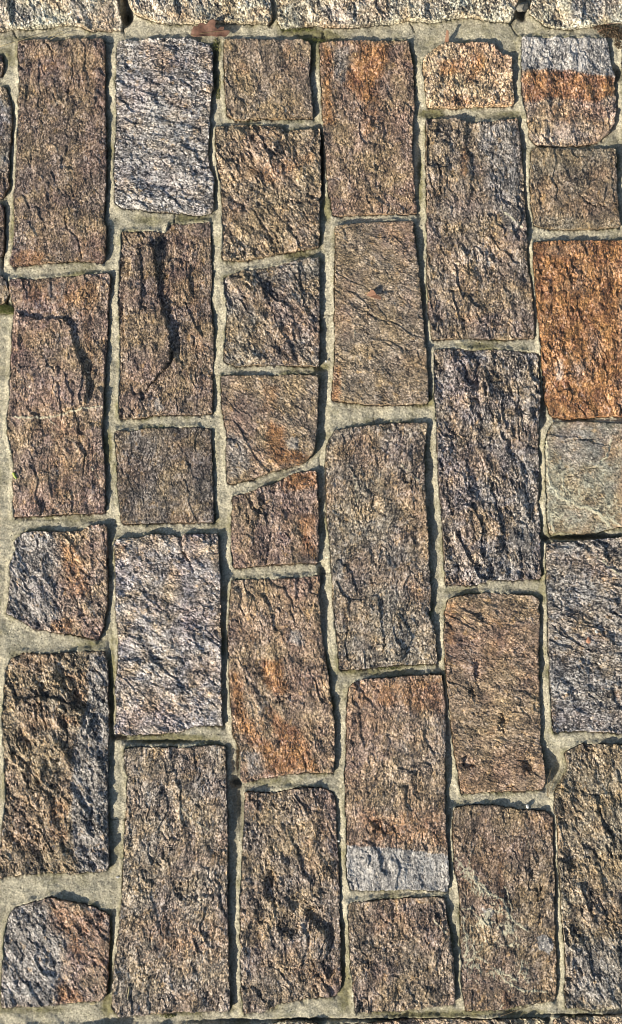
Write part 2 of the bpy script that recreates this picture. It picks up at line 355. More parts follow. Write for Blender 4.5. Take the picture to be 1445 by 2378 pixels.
stone([(539,1347),(624,1346),(696,1342),(743,1337),(741,1380),(744,1452),(752,1506),(761,1560),(768,1614),(777,1686),(777,1740),(775,1795),(703,1794),(649,1801),(606,1808),(566,1819),(559,1808),(557,1740),(543,1704),(538,1650),(532,1560),(530,1470),(536,1380)],
      (.29,.205,.14), .98, .95, -8, .95, label='leaning pinkish-tan stone with rusty red stains in its lower half', rust=.1, feats=(('rust',[(610,1530),(650,1530),(670,1600),(640,1620),(610,1580)],.95,12),('rust',[(534,1560),(560,1570),(570,1650),(600,1700),(650,1740),(700,1780),(690,1800),(620,1800),(600,1740),(545,1700)],.85,16),('rust',[(620,1640),(700,1700),(740,1790),(660,1795),(640,1720)],.95,16),('pale',[(672,1460),(695,1462),(710,1500),(690,1505),(672,1490)],.7,8),('pit',660,1617,15,12,2.5),('greyp',[(565,1745),(610,1745),(630,1790),(580,1805)],.6,6)))
stone([(570,1840),(624,1842),(635,1842),(696,1831),(746,1830),(771,1840),(779,1862),(782,1934),(788,2042),(789,2114),(791,2222),(793,2294),(779,2315),(714,2319),(660,2330),(606,2351),(566,2355),(561,2294),(559,2186),(559,2078),(566,1970),(568,1880)],
      (.215,.165,.125), .9, 1.1, -6, 1.15, label='dark brown stone with two deep black pits', feats=(('pit',632,2060,16,42,5),('pit',674,2150,24,26,5.5),('pit',735,2125,24,20,5),('ramp',[(600,2150),(660,2080),(720,2180),(700,2250),(620,2250)],2.5,4,1),('ramp',[(690,2180),(730,2140),(760,2170),(740,2230),(700,2230)],2.5,3,1),('pale',[(700,2140),(715,2140),(712,2250),(700,2240)],.5,6),('crack',[(580,1855),(600,1860),(612,1868)],1.5,1.5),('vein',[(612,1925),(600,1955),(592,1985)],.6,.5)))
# column 4
stone([(744,101),(804,94),(876,95),(948,95),(951,108),(962,180),(962,252),(957,342),(964,450),(969,493),(912,495),(840,495),(775,500),(764,450),(757,360),(750,270),(746,180)],
      (.255,.175,.125), .98, .95, 2, .95, label='brown stone stained rusty red in its upper part', feats=(('rust',[(835,100),(905,100),(900,150),(880,190),(880,240),(850,240),(800,200),(820,150)],.8,14),('rust',[(748,100),(775,110),(770,230),(780,290),(752,290)],.7,10),('rust',[(850,240),(880,260),(870,310),(840,330)],.5,12),('greyp',[(770,105),(815,110),(800,200),(775,190)],.6,10),('painted_dark',[(752,285),(785,290),(770,340),(755,345)],.55,8),('pit',845,250,12,14,2)))
stone([(780,525),(840,518),(900,515),(959,513),(964,558),(971,612),(978,690),(984,762),(993,852),(995,935),(912,940),(840,936),(771,929),(775,880),(779,816),(778,708)],
      (.265,.205,.145), 1.0, .85, -65, .8, feats=(('crack',[(848,722),(870,735),(905,750)],2.0,1.8),('rust',[(773,850),(792,850),(790,930),(773,930)],.7,8),('vein',[(822,735),(824,790)],.8,.5),('painted_dark',[(800,915),(825,915),(825,935),(800,932)],.3,6)))
stone([(779,999),(840,990),(912,983),(993,983),(987,1032),(986,1104),(991,1194),(995,1272),(998,1344),(1002,1362),(997,1430),(1010,1470),(1015,1524),(1015,1542),(970,1543),(912,1545),(840,1554),(789,1556),(786,1506),(775,1416),(771,1326),(766,1254),(759,1194),(757,1068),(759,1032)],
      (.235,.198,.150), .95, 1.1, 12, 1.0, label='long grey-tan stone streaked with yellow, in the middle of the path', feats=(('greyp',[(800,1200),(990,1200),(1000,1540),(790,1550),(780,1300)],.35,50),('vein',[(815,1080),(828,1130),(825,1180)],.9,.6),('vein',[(930,1080),(965,1110),(985,1140)],.9,.6),('ramp',[(920,1420),(945,1450),(960,1480),(930,1540),(880,1540)],2.6,3,1),('ramp',[(800,1400),(880,1380),(900,1540),(820,1545)],2.0,4,1),('pale',[(785,1300),(800,1290),(795,1350),(780,1340)],.6,6)))
stone([(813,1592),(840,1578),(912,1574),(998,1567),(1026,1567),(1033,1625),(1035,1704),(1033,1812),(1033,1844),(1037,1952),(1044,2042),(1040,2071),(990,2068),(948,2065),(876,2067),(818,2069),(806,2042),(806,1934),(802,1826),(806,1704),(807,1632)],
      (.285,.215,.155), .98, .95, 3, .95, label='tan stone with a pale blue-grey band across its lower end', feats=(('greyp',[(800,1962),(850,1965),(900,1968),(960,1975),(1045,1985),(1045,2075),(800,2075)],1.0,2),('pale',[(800,1962),(850,1965),(960,1975),(1045,1985),(1045,2075),(800,2075)],.7,3),('rust',[(810,1580),(1030,1570),(1035,1670),(960,1650),(900,1640),(812,1640)],.52,16),('rust',[(820,1880),(1030,1880),(1038,1970),(960,1972),(850,1955)],.48,22),('pit',877,1915,12,14,3),('pale',[(915,1700),(960,1700),(950,1760),(930,1745)],.4,10)))
stone([(809,2099),(912,2089),(998,2085),(1033,2087),(1038,2132),(1047,2179),(1053,2240),(1058,2294),(1055,2333),(997,2339),(925,2348),(827,2351),(816,2258),(811,2150)],
      (.235,.18,.13), .92, 1.05, 3, 1.1, feats=(('ramp',[(1010,2120),(1035,2150),(1030,2200),(1000,2280),(990,2180)],2,3,1),('vein',[(1010,2135),(1035,2165)],1.2,.8),('rust',[(850,2100),(950,2100),(930,2250),(850,2200)],.25,30)))
# column 5
stone([(984,137),(1011,112),(1040,99),(1105,99),(1148,103),(1162,122),(1189,133),(1189,173),(1193,216),(1193,241),(1141,243),(1069,248),(992,245),(990,216),(984,173)],
      (.46,.35,.21), 1.2, 1.2, 0, 1.1, label='short bright golden-orange stone', rust=.22, feats=(('rust',[(1010,140),(1080,130),(1085,170),(1020,180)],.7,10),('rust',[(1090,120),(1130,125),(1110,200),(1080,190)],.6,10),('rust',[(1050,215),(1110,220),(1100,245),(1050,245)],.65,8),('pale',[(985,140),(1040,105),(1050,115),(1000,240),(988,240)],.35,16)))
stone([(992,275),(1033,275),(1049,275),(1080,281),(1105,286),(1141,281),(1204,275),(1209,324),(1216,414),(1222,522),(1225,612),(1236,672),(1240,744),(1242,783),(1177,787),(1105,783),(1004,787),(997,726),(992,636),(993,576),(992,468),(990,360)],
      (.225,.18,.14), .95, 1.0, -5, 1.1, label='very long brown stone, silvery grey along its upper right', feats=(('greyp',[(1110,285),(1205,280),(1220,520),(1190,560),(1120,420)],.75,18),('crack',[(995,465),(1025,445),(1028,410),(1012,370)],1.2,2.2),('ramp',[(995,300),(1080,310),(1100,400),(1090,470),(1040,520),(1000,480)],1.8,4,1),('painted_dark',[(1020,278),(1050,280),(1045,297),(1010,296)],.55,4),('rust',[(1070,330),(1090,330),(1085,430),(1070,400)],.5,8),('pale',[(1127,603),(1138,606),(1140,618),(1130,615)],.9,2),('vein',[(1160,480),(1190,510),(1215,530)],1.0,.8)))
stone([(1010,812),(1069,810),(1141,812),(1242,816),(1251,823),(1252,870),(1256,924),(1251,996),(1252,1086),(1251,1176),(1256,1248),(1256,1290),(1256,1344),(1177,1347),(1137,1347),(1105,1358),(1037,1358),(1031,1272),(1028,1212),(1019,1104),(1015,978),(1010,888)],
      (.235,.205,.185), .88, 1.25, -3, 1.3, label='long dark grey stone flecked with cream', grey=.15, feats=(('greyp',[(1210,1060),(1252,1060),(1256,1340),(1150,1345),(1180,1200)],.7,20),('ramp',[(1040,1180),(1140,1120),(1175,1270),(1130,1320),(1060,1300)],2.4,4,1),('ramp',[(1060,830),(1110,830),(1090,960),(1040,960)],2.2,3,1),('painted_dark',[(1205,1262),(1245,1262),(1240,1310),(1205,1300)],.35,8)))
stone([(1044,1391),(1069,1384),(1123,1378),(1170,1380),(1234,1382),(1252,1391),(1254,1452),(1251,1506),(1252,1596),(1256,1668),(1256,1722),(1265,1776),(1269,1812),(1260,1835),(1213,1837),(1141,1839),(1073,1844),(1062,1776),(1051,1704),(1040,1596),(1033,1488),(1035,1416)],
      (.285,.205,.135), .98, .88, -75, .85, label='golden-brown stone with small dark chips in its surface', rust=.12, feats=(('pit',1108,1555,10,26,3.2),('pit',1095,1610,8,16,2),('pit',1168,1680,7,22,3),('pit',1120,1430,10,14,2),('pit',1088,1770,16,14,4),('pit',1228,1775,14,20,4),('rust',[(1036,1400),(1060,1400),(1058,1500),(1036,1500)],.5,10)))
stone([(1056,1876),(1100,1871),(1141,1871),(1198,1880),(1263,1885),(1279,1894),(1285,1905),(1285,1970),(1288,2042),(1288,2132),(1292,2222),(1294,2294),(1290,2326),(1231,2333),(1159,2346),(1083,2348),(1074,2294),(1071,2186),(1069,2078),(1056,2006),(1053,1934)],
      (.21,.155,.108), .92, .95, 10, .95, label='dark brown stone with a net of cream veins and two round pale spots', feats=tuple(('vein',p,w,s) for p,w,s in [
        ([(1060,1990),(1085,2030),(1110,2050),(1140,2075),(1170,2090)],1.0,1),([(1170,2090),(1180,2120),(1195,2140),(1230,2165)],1.1,1),([(1072,2110),(1095,2110),(1110,2130),(1135,2140)],.9,.9),([(1135,2140),(1180,2150),(1200,2180)],.8,.7),
        ([(1076,2130),(1085,2180),(1080,2230),(1110,2225)],1.0,1),([(1110,2225),(1150,2250),(1185,2285),(1215,2300),(1270,2305)],1.2,1),([(1090,2140),(1105,2180),(1100,2215),(1112,2225)],.8,.8),([(1185,2285),(1180,2320),(1160,2340)],.7,.7),
        ([(1226,1940),(1228,1970)],1.2,.8),([(1105,1960),(1085,2010)],.7,.6),([(1175,2060),(1190,2110)],.9,.7),([(1075,2240),(1090,2270),(1120,2290)],.7,.6)]) + (('net',[(1060,1980),(1150,2060),(1210,2170),(1240,2300),(1100,2260),(1070,2250)],1.0,14),) + (('pale',[(1246,2180),(1262,2170),(1284,2180),(1286,2200),(1275,2216),(1255,2205)],1.0,2),('greyp',[(1122,2112),(1138,2108),(1152,2118),(1146,2132),(1128,2132)],1.0,3),('pit',1240,2020,14,20,3),('pit',1258,2075,8,20,3),('rust',[(1155,1990),(1172,1990),(1170,2140),(1155,2140)],.5,7),('rust',[(1165,2300),(1190,2300),(1185,2345),(1165,2345)],.6,8)))
# column 6
stone([(1213,85),(1285,86),(1407,88),(1414,104),(1420,144),(1429,173),(1429,216),(1431,252),(1427,288),(1412,308),(1392,326),(1346,336),(1303,338),(1250,334),(1233,322),(1229,299),(1225,270),(1213,216),(1213,144)],
      (.33,.25,.19), 1.08, 1.05, 0, 1.1, label='stone banded white-grey at the top and rust-orange across the middle', feats=(('greyp',[(1205,80),(1415,80),(1432,175),(1380,172),(1300,160),(1205,162)],1.0,2),('pale',[(1205,80),(1415,80),(1430,168),(1380,168),(1300,157),(1205,160)],.7,3),('rust',[(1212,168),(1300,162),(1430,178),(1430,215),(1380,240),(1300,225),(1215,240)],.78,8),('rust',[(1225,240),(1430,240),(1420,290),(1240,300)],.32,20),('pale',[(1235,290),(1400,290),(1340,336),(1260,325)],.35,12)))
stone([(1236,344),(1321,347),(1429,345),(1432,396),(1434,468),(1441,525),(1393,529),(1285,531),(1242,522),(1234,468),(1233,396)],
      OLIVE, .95, .9, 0, .85, feats=(('ramp',[(1345,350),(1420,350),(1425,478),(1385,475),(1360,455),(1350,430)],1.3,2,-1),('crack',[(1350,455),(1368,470),(1385,477),(1430,475)],1.0,2.0),('painted_dark',[(1245,505),(1300,505),(1290,530),(1245,525)],.3,8)))
stone([(1240,561),(1321,560),(1411,558),(1475,560),(1478,700),(1480,860),(1478,965),(1445,966),(1393,967),(1321,972),(1285,969),(1278,960),(1267,924),(1261,881),(1256,780),(1249,726),(1245,672),(1240,600)],
      (.36,.20,.10), 1.0, .95, 0, 1.05, label='vivid orange rusty stone at the right edge of the photo', rust=.80, feats=(('greyp',[(1325,615),(1355,615),(1360,680),(1325,680)],.8,20),('greyp',[(1365,760),(1400,770),(1400,830),(1370,830)],.75,20),('greyp',[(1325,830),(1365,840),(1350,900),(1325,890)],.75,22),('greyp',[(1255,570),(1330,565),(1320,600),(1270,600)],.55,10),('greyp',[(1430,680),(1478,680),(1478,960),(1425,960)],.5,16),('pale',[(1285,840),(1305,830),(1310,880),(1290,890)],.6,8),('pit',1330,640,6,22,2)))
stone([(1285,981),(1357,978),(1445,985),(1482,987),(1482,1100),(1480,1215),(1445,1222),(1393,1234),(1357,1240),(1303,1234),(1278,1240),(1272,1212),(1270,1140),(1267,1032),(1272,1005)],
      (.31,.295,.215), 1.08, .75, -60, .45, lift=-.5, label='smoother olive-grey stone with yellow-white veins', feats=tuple(('vein',p,w,s) for p,w,s in [
        ([(1272,1100),(1285,1130),(1300,1155),(1340,1172),(1380,1185),(1410,1215),(1430,1235)],1.8,1.1),([(1268,1010),(1272,1080),(1280,1130)],1.2,.8),([(1305,1110),(1310,1150)],1.0,.8),([(1380,1185),(1440,1222)],1.2,.9),([(1278,1190),(1285,1235)],1.1,.8),([(1420,1020),(1410,1060),(1380,1085)],1.4,.8)]) + (('net',[(1268,1090),(1440,1160),(1440,1240),(1278,1235)],.8,14),) + (('ramp',[(1268,1010),(1330,1015),(1415,1035),(1412,1062),(1370,1090),(1310,1108),(1270,1090)],1.3,2,1),('crack',[(1312,1106),(1350,1097),(1385,1082)],.9,1.4),('crack',[(1315,1025),(1350,1020),(1400,1018)],.9,1.2),('greyp',[(1280,985),(1440,990),(1400,1080),(1290,1090)],.55,20)))
stone([(1270,1261),(1339,1258),(1393,1252),(1445,1247),(1484,1246),(1486,1450),(1488,1702),(1445,1704),(1357,1697),(1287,1700),(1281,1632),(1276,1524),(1274,1434),(1270,1344)],
      (.205,.19,.175), .88, 1.3, -80, 1.1, label='dark slate-grey stone speckled white', grey=.5, feats=(('pale',[(1290,1262),(1335,1260),(1325,1290),(1300,1280)],.8,8),('pit',1380,1530,20,18,2.6),('pit',1335,1605,10,20,2),('vein',[(1385,1290),(1420,1320),(1445,1335)],1.0,.8),('rust',[(1410,1600),(1450,1600),(1440,1640)],.3,10)))
stone([(1314,1747),(1350,1729),(1445,1729),(1492,1730),(1498,2000),(1505,2338),(1445,2339),(1375,2346),(1315,2340),(1314,2294),(1315,2222),(1306,2132),(1301,2042),(1296,1970),(1299,1927),(1288,1880),(1292,1835),(1318,1800),(1322,1786)],
      (.225,.185,.125), .92, 1.1, -22, 1.25, label='yellow-brown stone with a chipped corner and slanting dark furrows', feats=(('ramp',[(1380,2100),(1440,2160),(1440,2260),(1400,2240),(1360,2180)],2.4,3,1),('ramp',[(1320,2150),(1365,2200),(1380,2280),(1330,2320)],2.6,3,1),('greyp',[(1300,2180),(1445,2180),(1445,2340),(1315,2340)],.75,34),('crack',[(1345,1835),(1370,1845),(1395,1850)],2.2,2)))
# right edge slivers
stone([(1447,92),(1520,90),(1600,92),(1700,95),(1700,330),(1560,335),(1452,330),(1449,200)], GREY, 1.0)
# kerb row at the top: taller pale granite
KF = dict(base=(.44, .405, .30), value=1.1, con=1.15, ang=-15, relief=1.12, name='kerb_stone', lift=3.5)
stone([(-300,-260),(240,-255),(262,-120),(272,0),(277,29),(284,54),(281,67),(230,66),(209,68),(187,58),(144,54),(90,61),(29,63),(0,68),(-90,70),(-300,66)], **KF, feats=(('greyp',[(30,10),(85,15),(80,60),(35,60)],.7,12),('painted_dark',[(50,-5),(85,10),(95,45),(60,35)],.4,10),('ramp',[(-20,-40),(20,0),(30,60),(-30,60)],3,4,1)))
stone([(300,-258),(622,-255),(628,0),(631,40),(626,55),(600,52),(520,49),(450,50),(389,54),(360,47),(330,36),(313,29),(297,0),(290,-120)], **KF, feats=(('greyp',[(400,-60),(470,-40),(500,40),(440,40)],.5,16),('ramp',[(330,-40),(400,-20),(420,40),(350,30)],2.4,4,1)))
stone([(650,-255),(1180,-255),(1198,-100),(1204,0),(1198,12),(1194,34),(1188,47),(1141,47),(1105,38),(1069,36),(1030,44),(997,49),(948,43),(905,50),(840,58),(779,60),(732,54),(689,62),(655,64),(646,52),(645,0)], **KF, feats=(('greyp',[(740,0),(800,10),(790,50),(745,45)],.6,14),('greyp',[(900,-20),(1000,0),(990,35),(900,30)],.4,16),('ramp',[(760,-40),(830,-20),(820,50),(770,50)],2.6,4,1)))
stone([(1238,-258),(1760,-250),(1765,55),(1600,62),(1445,50),(1429,50),(1375,58),(1321,65),(1290,62),(1263,56),(1245,40),(1231,29),(1235,0)], **KF, feats=(('greyp',[(1320,-20),(1420,-10),(1400,45),(1320,55)],.75,14),('greyp',[(1390,-20),(1445,0),(1445,30),(1400,40)],.6,14),('ramp',[(1290,-20),(1360,0),(1350,60),(1300,56)],3,4,1)))
# border stones below the bottom joint
BF = dict(base=(.42,.36,.24), value=.95, con=1.1, ang=-55, relief=1.5, name='kerb_stone', lift=-2.0)
stone([(-280,2392),(0,2394),(380,2390),(390,2640),(-280,2640)], **BF)
stone([(420,2388),(560,2384),(632,2380),(660,2374),(720,2376),(740,2382),(742,2640),(410,2640)], **BF)
stone([(775,2386),(850,2378),(925,2372),(1015,2369),(1090,2373),(1177,2369),(1255,2366),(1266,2372),(1268,2640),(770,2640)], **BF)
stone([(1288,2372),(1300,2366),(1357,2365),(1445,2358),(1700,2352),(1705,2640),(1285,2640)], **BF)

# the path carries on beyond the frame on both sides: plainer stones, coarser meshes
rr = random.Random(5)
def extra_column(u0, u1, lo=88, hi=2348):
    v = lo
    while v < hi - 60:
        h = rr.choice([170, 230, 300, 380, 460, 520])
        if v + h > hi - 150: h = hi - v
        a, b = v + rr.uniform(8, 14), v + h - rr.uniform(8, 14)
        j = lambda: rr.uniform(-7, 7)
        pts = [(u0+j(), a+j()), ((u0+u1)/2, a+j()), (u1+j(), a+j()), (u1+j(), (a*2+b)/3), (u1+j(), (a+2*b)/3), (u1+j(), b+j()), ((u0+u1)/2, b+j()), (u0+j(), b+j()), (u0+j(), (a+2*b)/3), (u0+j(), (2*a+b)/3)]
        stone(pts, rr.choice([BROWN, TAN, GREY, DARK, OLIVE, PINK]), rr.uniform(.85, 1.05), rr.uniform(.9, 1.2), rr.uniform(-30, 30), 1.0, rr.uniform(-1, 1), rust=rr.choice([0, 0, .2, .4]), grey=rr.choice([0, 0, .4]), step=.004)
        v += h
extra_column(-228, -42, 728)
stone([(-230,92),(-80,90),(-75,180),(-230,182)], TAN, step=.003)
for k in range(4):
    extra_column(-490 - 258*k, -262 - 258*k)
extra_column(1462, 1700, 350, 560); extra_column(1500, 1722, 560); 
for k in range(4):
    extra_column(1745 + 258*k, 1975 + 258*k)
for k in range(3):
    KF2 = dict(KF); KF2['step'] = .004; BF2 = dict(BF); BF2['step'] = .004
    stone([(-820-510*k,-255),(-330-510*k,-255),(-330-510*k,62),(-820-510*k,60)], **KF2)
    stone([(1790+510*k,-250),(2270+510*k,-250),(2270+510*k,58),(1790+510*k,60)], **KF2)
    stone([(-800-520*k,2392),(-310-520*k,2392),(-310-520*k,2640),(-800-520*k,2640)], **BF2)
    stone([(1735+520*k,2354),(2220+520*k,2354),(2220+520*k,2640),(1735+520*k,2640)], **BF2)

# ------------------------------------------------------------------ mortar bed (the pavement itself)
for s in S:
    s['P'] = cut_corners(WP(s['pts']), 2.5 * PX)
def axis(lo, hi, flo, fhi, fine, coarse):
    return np.concatenate([np.arange(lo, flo, coarse), np.arange(flo, fhi, fine), np.arange(fhi, hi, coarse)])
fx0, fy1 = W(-25, -25); fx1, _ = W(1470, 2400); _, fy0 = W(722, 2395)
fx0 = float(W(-25, 2400)[0]) ; fx0 = min(fx0, float(W(-25, -25)[0])); fx1 = max(float(W(1470, -25)[0]), float(fx1))
FX = axis(-1.15, 1.15, fx0, fx1, .0012, .006)
FY = axis(-0.64, 1.02, float(fy0), float(fy1), .0012, .006)
GXX, GYY = np.meshgrid(FX, FY)
WX, WY = warp(GXX, GYY)
D = np.full(GXX.shape, -.02, np.float32)                       # positive inside a stone
for s in S:
    P = s['P']; m = .022
    i0, i1 = np.searchsorted(FX, [P[:, 0].min() - m, P[:, 0].max() + m]); j0, j1 = np.searchsorted(FY, [P[:, 1].min() - m, P[:, 1].max() + m])
    if i1 <= i0 or j1 <= j0: continue
    sl = (slice(j0, j1), slice(i0, i1))
    D[sl] = np.maximum(D[sl], sdf_poly(WX[sl], WY[sl], P, .0006))
gy, gx = np.gradient(D, FY, FX)
near = np.clip(1 + np.minimum(D, 0) / .0065, 0, 1)
out = np.clip(-D, 0, None)
H = -.0052 + .0024 * fbm(GXX / .06, GYY / .06, 21, 3) + +.0012 * perlin(GXX / .018, GYY / .018, 22) + .00060 * perlin(GXX / .007, GYY / .006, 23)
H += .0034 * gx * near + .0024 * np.clip(-gy, 0, 1) * near - .0012 * near * np.abs(gy) * 0
H += .00045 * sstep(0, .003, out)                              # slightly crowned joints
H += .00035 * perlin(GXX / .004, GYY / .004, 26) * sstep(-.2, .6, perlin(GXX / .03, GYY / .03, 27)) + .00018 * (np.random.RandomState(1).rand(*H.shape) - .5)
H += .00026 * perlin(GXX / .0022, GYY / .0022, 24)
seam = sstep(-.1, .35, perlin(GXX / .02, GYY / .02, 25))
H -= .0016 * np.exp(-(out / .0006) ** 2) * (.1 + .9 * seam)
moss = .24 + .42 * fbm(GXX / .05, GYY / .05, 31, 4) + .42 * near * sstep(-.3, .4, perlin(GXX / .035, GYY / .035, 32))
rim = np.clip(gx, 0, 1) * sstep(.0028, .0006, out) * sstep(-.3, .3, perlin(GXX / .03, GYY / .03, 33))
painted_dark = np.zeros_like(H)
def spot(u, v, ru, rv):
    x, y = W(u, v); return np.exp(-(((WX - x) / (ru * PX)) ** 2 + ((WY - y) / (rv * PX)) ** 2) ** 1.5)
for u, v, ru, rv, a in [(505,110,14,40,.8),(505,190,10,40,.8),(730,120,20,60,.7),(740,85,60,25,.9),(690,70,60,14,.7),(20,130,30,30,.5),(40,85,50,12,.5),(210,95,30,30,.4),(15,400,12,60,.7),(30,540,14,60,.6),(255,350,14,30,.6),(250,1040,14,50,.7),(265,1090,12,40,.5),(150,1205,110,14,.4),(440,505,60,14,.6),(350,510,50,14,.4),(258,1600,12,140,.7),(210,1500,50,20,.5),(380,1715,120,14,.8),(250,2240,14,140,.8),(60,2350,120,10,.5),(250,2335,20,30,.7),(400,2355,80,10,.6),(800,2300,20,60,.7),(1000,2360,120,8,.7),(1080,2355,300,10,.5),(870,1560,100,12,.5),(760,1010,60,16,.3),(890,985,70,20,.4),(620,1818,60,14,.5),(1262,1360,14,60,.5),(1290,1245,90,8,.6),(1180,265,80,14,.5),(1000,262,40,16,.8),(960,150,10,60,.6),(978,420,10,80,.6),(760,480,16,40,.8),(1430,370,14,50,.5),(10,715,30,20,.9),(690,590,60,10,.6),(740,850,50,14,.5),(1240,130,20,60,.4),(1240,345,40,10,.4),(1110,800,60,14,.5),(1060,1370,60,12,.4)]:
    moss = np.maximum(moss, a * 1.15 * spot(u, v, ru, rv)) + .12 * spot(u, v, ru, rv)
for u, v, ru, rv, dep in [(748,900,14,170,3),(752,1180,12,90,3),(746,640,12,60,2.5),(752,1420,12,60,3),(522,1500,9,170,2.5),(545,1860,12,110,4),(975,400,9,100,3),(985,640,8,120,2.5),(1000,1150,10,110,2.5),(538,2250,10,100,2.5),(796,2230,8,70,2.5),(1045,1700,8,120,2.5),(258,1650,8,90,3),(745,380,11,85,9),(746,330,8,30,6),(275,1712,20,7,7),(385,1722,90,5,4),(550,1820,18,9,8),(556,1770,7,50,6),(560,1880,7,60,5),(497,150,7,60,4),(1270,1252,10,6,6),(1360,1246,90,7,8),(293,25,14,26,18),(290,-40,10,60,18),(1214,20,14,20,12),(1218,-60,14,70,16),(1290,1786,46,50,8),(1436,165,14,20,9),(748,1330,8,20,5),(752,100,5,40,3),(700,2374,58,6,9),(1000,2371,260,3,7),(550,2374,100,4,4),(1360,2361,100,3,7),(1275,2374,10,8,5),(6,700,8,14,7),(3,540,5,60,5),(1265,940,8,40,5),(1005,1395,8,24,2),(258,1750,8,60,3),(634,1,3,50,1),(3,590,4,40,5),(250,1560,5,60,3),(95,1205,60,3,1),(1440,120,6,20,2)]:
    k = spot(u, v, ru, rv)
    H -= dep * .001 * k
    painted_dark = np.maximum(painted_dark, (.75 if (ru < 40 or rv < 12) and dep > 3.5 else .12) * k * min(1, dep / 6))  # painted shade, stronger where the hollow is deeper
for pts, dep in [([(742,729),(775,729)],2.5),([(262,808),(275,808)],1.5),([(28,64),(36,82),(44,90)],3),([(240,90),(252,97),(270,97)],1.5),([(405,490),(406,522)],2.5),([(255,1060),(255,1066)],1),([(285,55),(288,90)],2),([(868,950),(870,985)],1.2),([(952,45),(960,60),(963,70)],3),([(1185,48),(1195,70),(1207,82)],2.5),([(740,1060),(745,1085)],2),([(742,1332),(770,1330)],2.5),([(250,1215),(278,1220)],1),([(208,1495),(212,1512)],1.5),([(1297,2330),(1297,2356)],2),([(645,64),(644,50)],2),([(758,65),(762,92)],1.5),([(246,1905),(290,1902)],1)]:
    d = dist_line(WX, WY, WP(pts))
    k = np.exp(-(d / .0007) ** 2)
    H -= dep * .0006 * k; painted_dark = np.maximum(painted_dark, .7 * k)
H = np.where(D > .0005, np.minimum(H, -.009), H)
cellmin = np.minimum(np.minimum(D[:-1, :-1], D[1:, :-1]), np.minimum(D[:-1, 1:], D[1:, 1:]))
me = grid_mesh('pavement', GXX, GYY, H, cellmin < .0035, dict(moss=moss, rim=rim, painted_dark=painted_dark), smooth=True)
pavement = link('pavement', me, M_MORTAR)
tag(pavement, 'sandy grey mortar bed of the stone path, mossy in places', kind='structure')

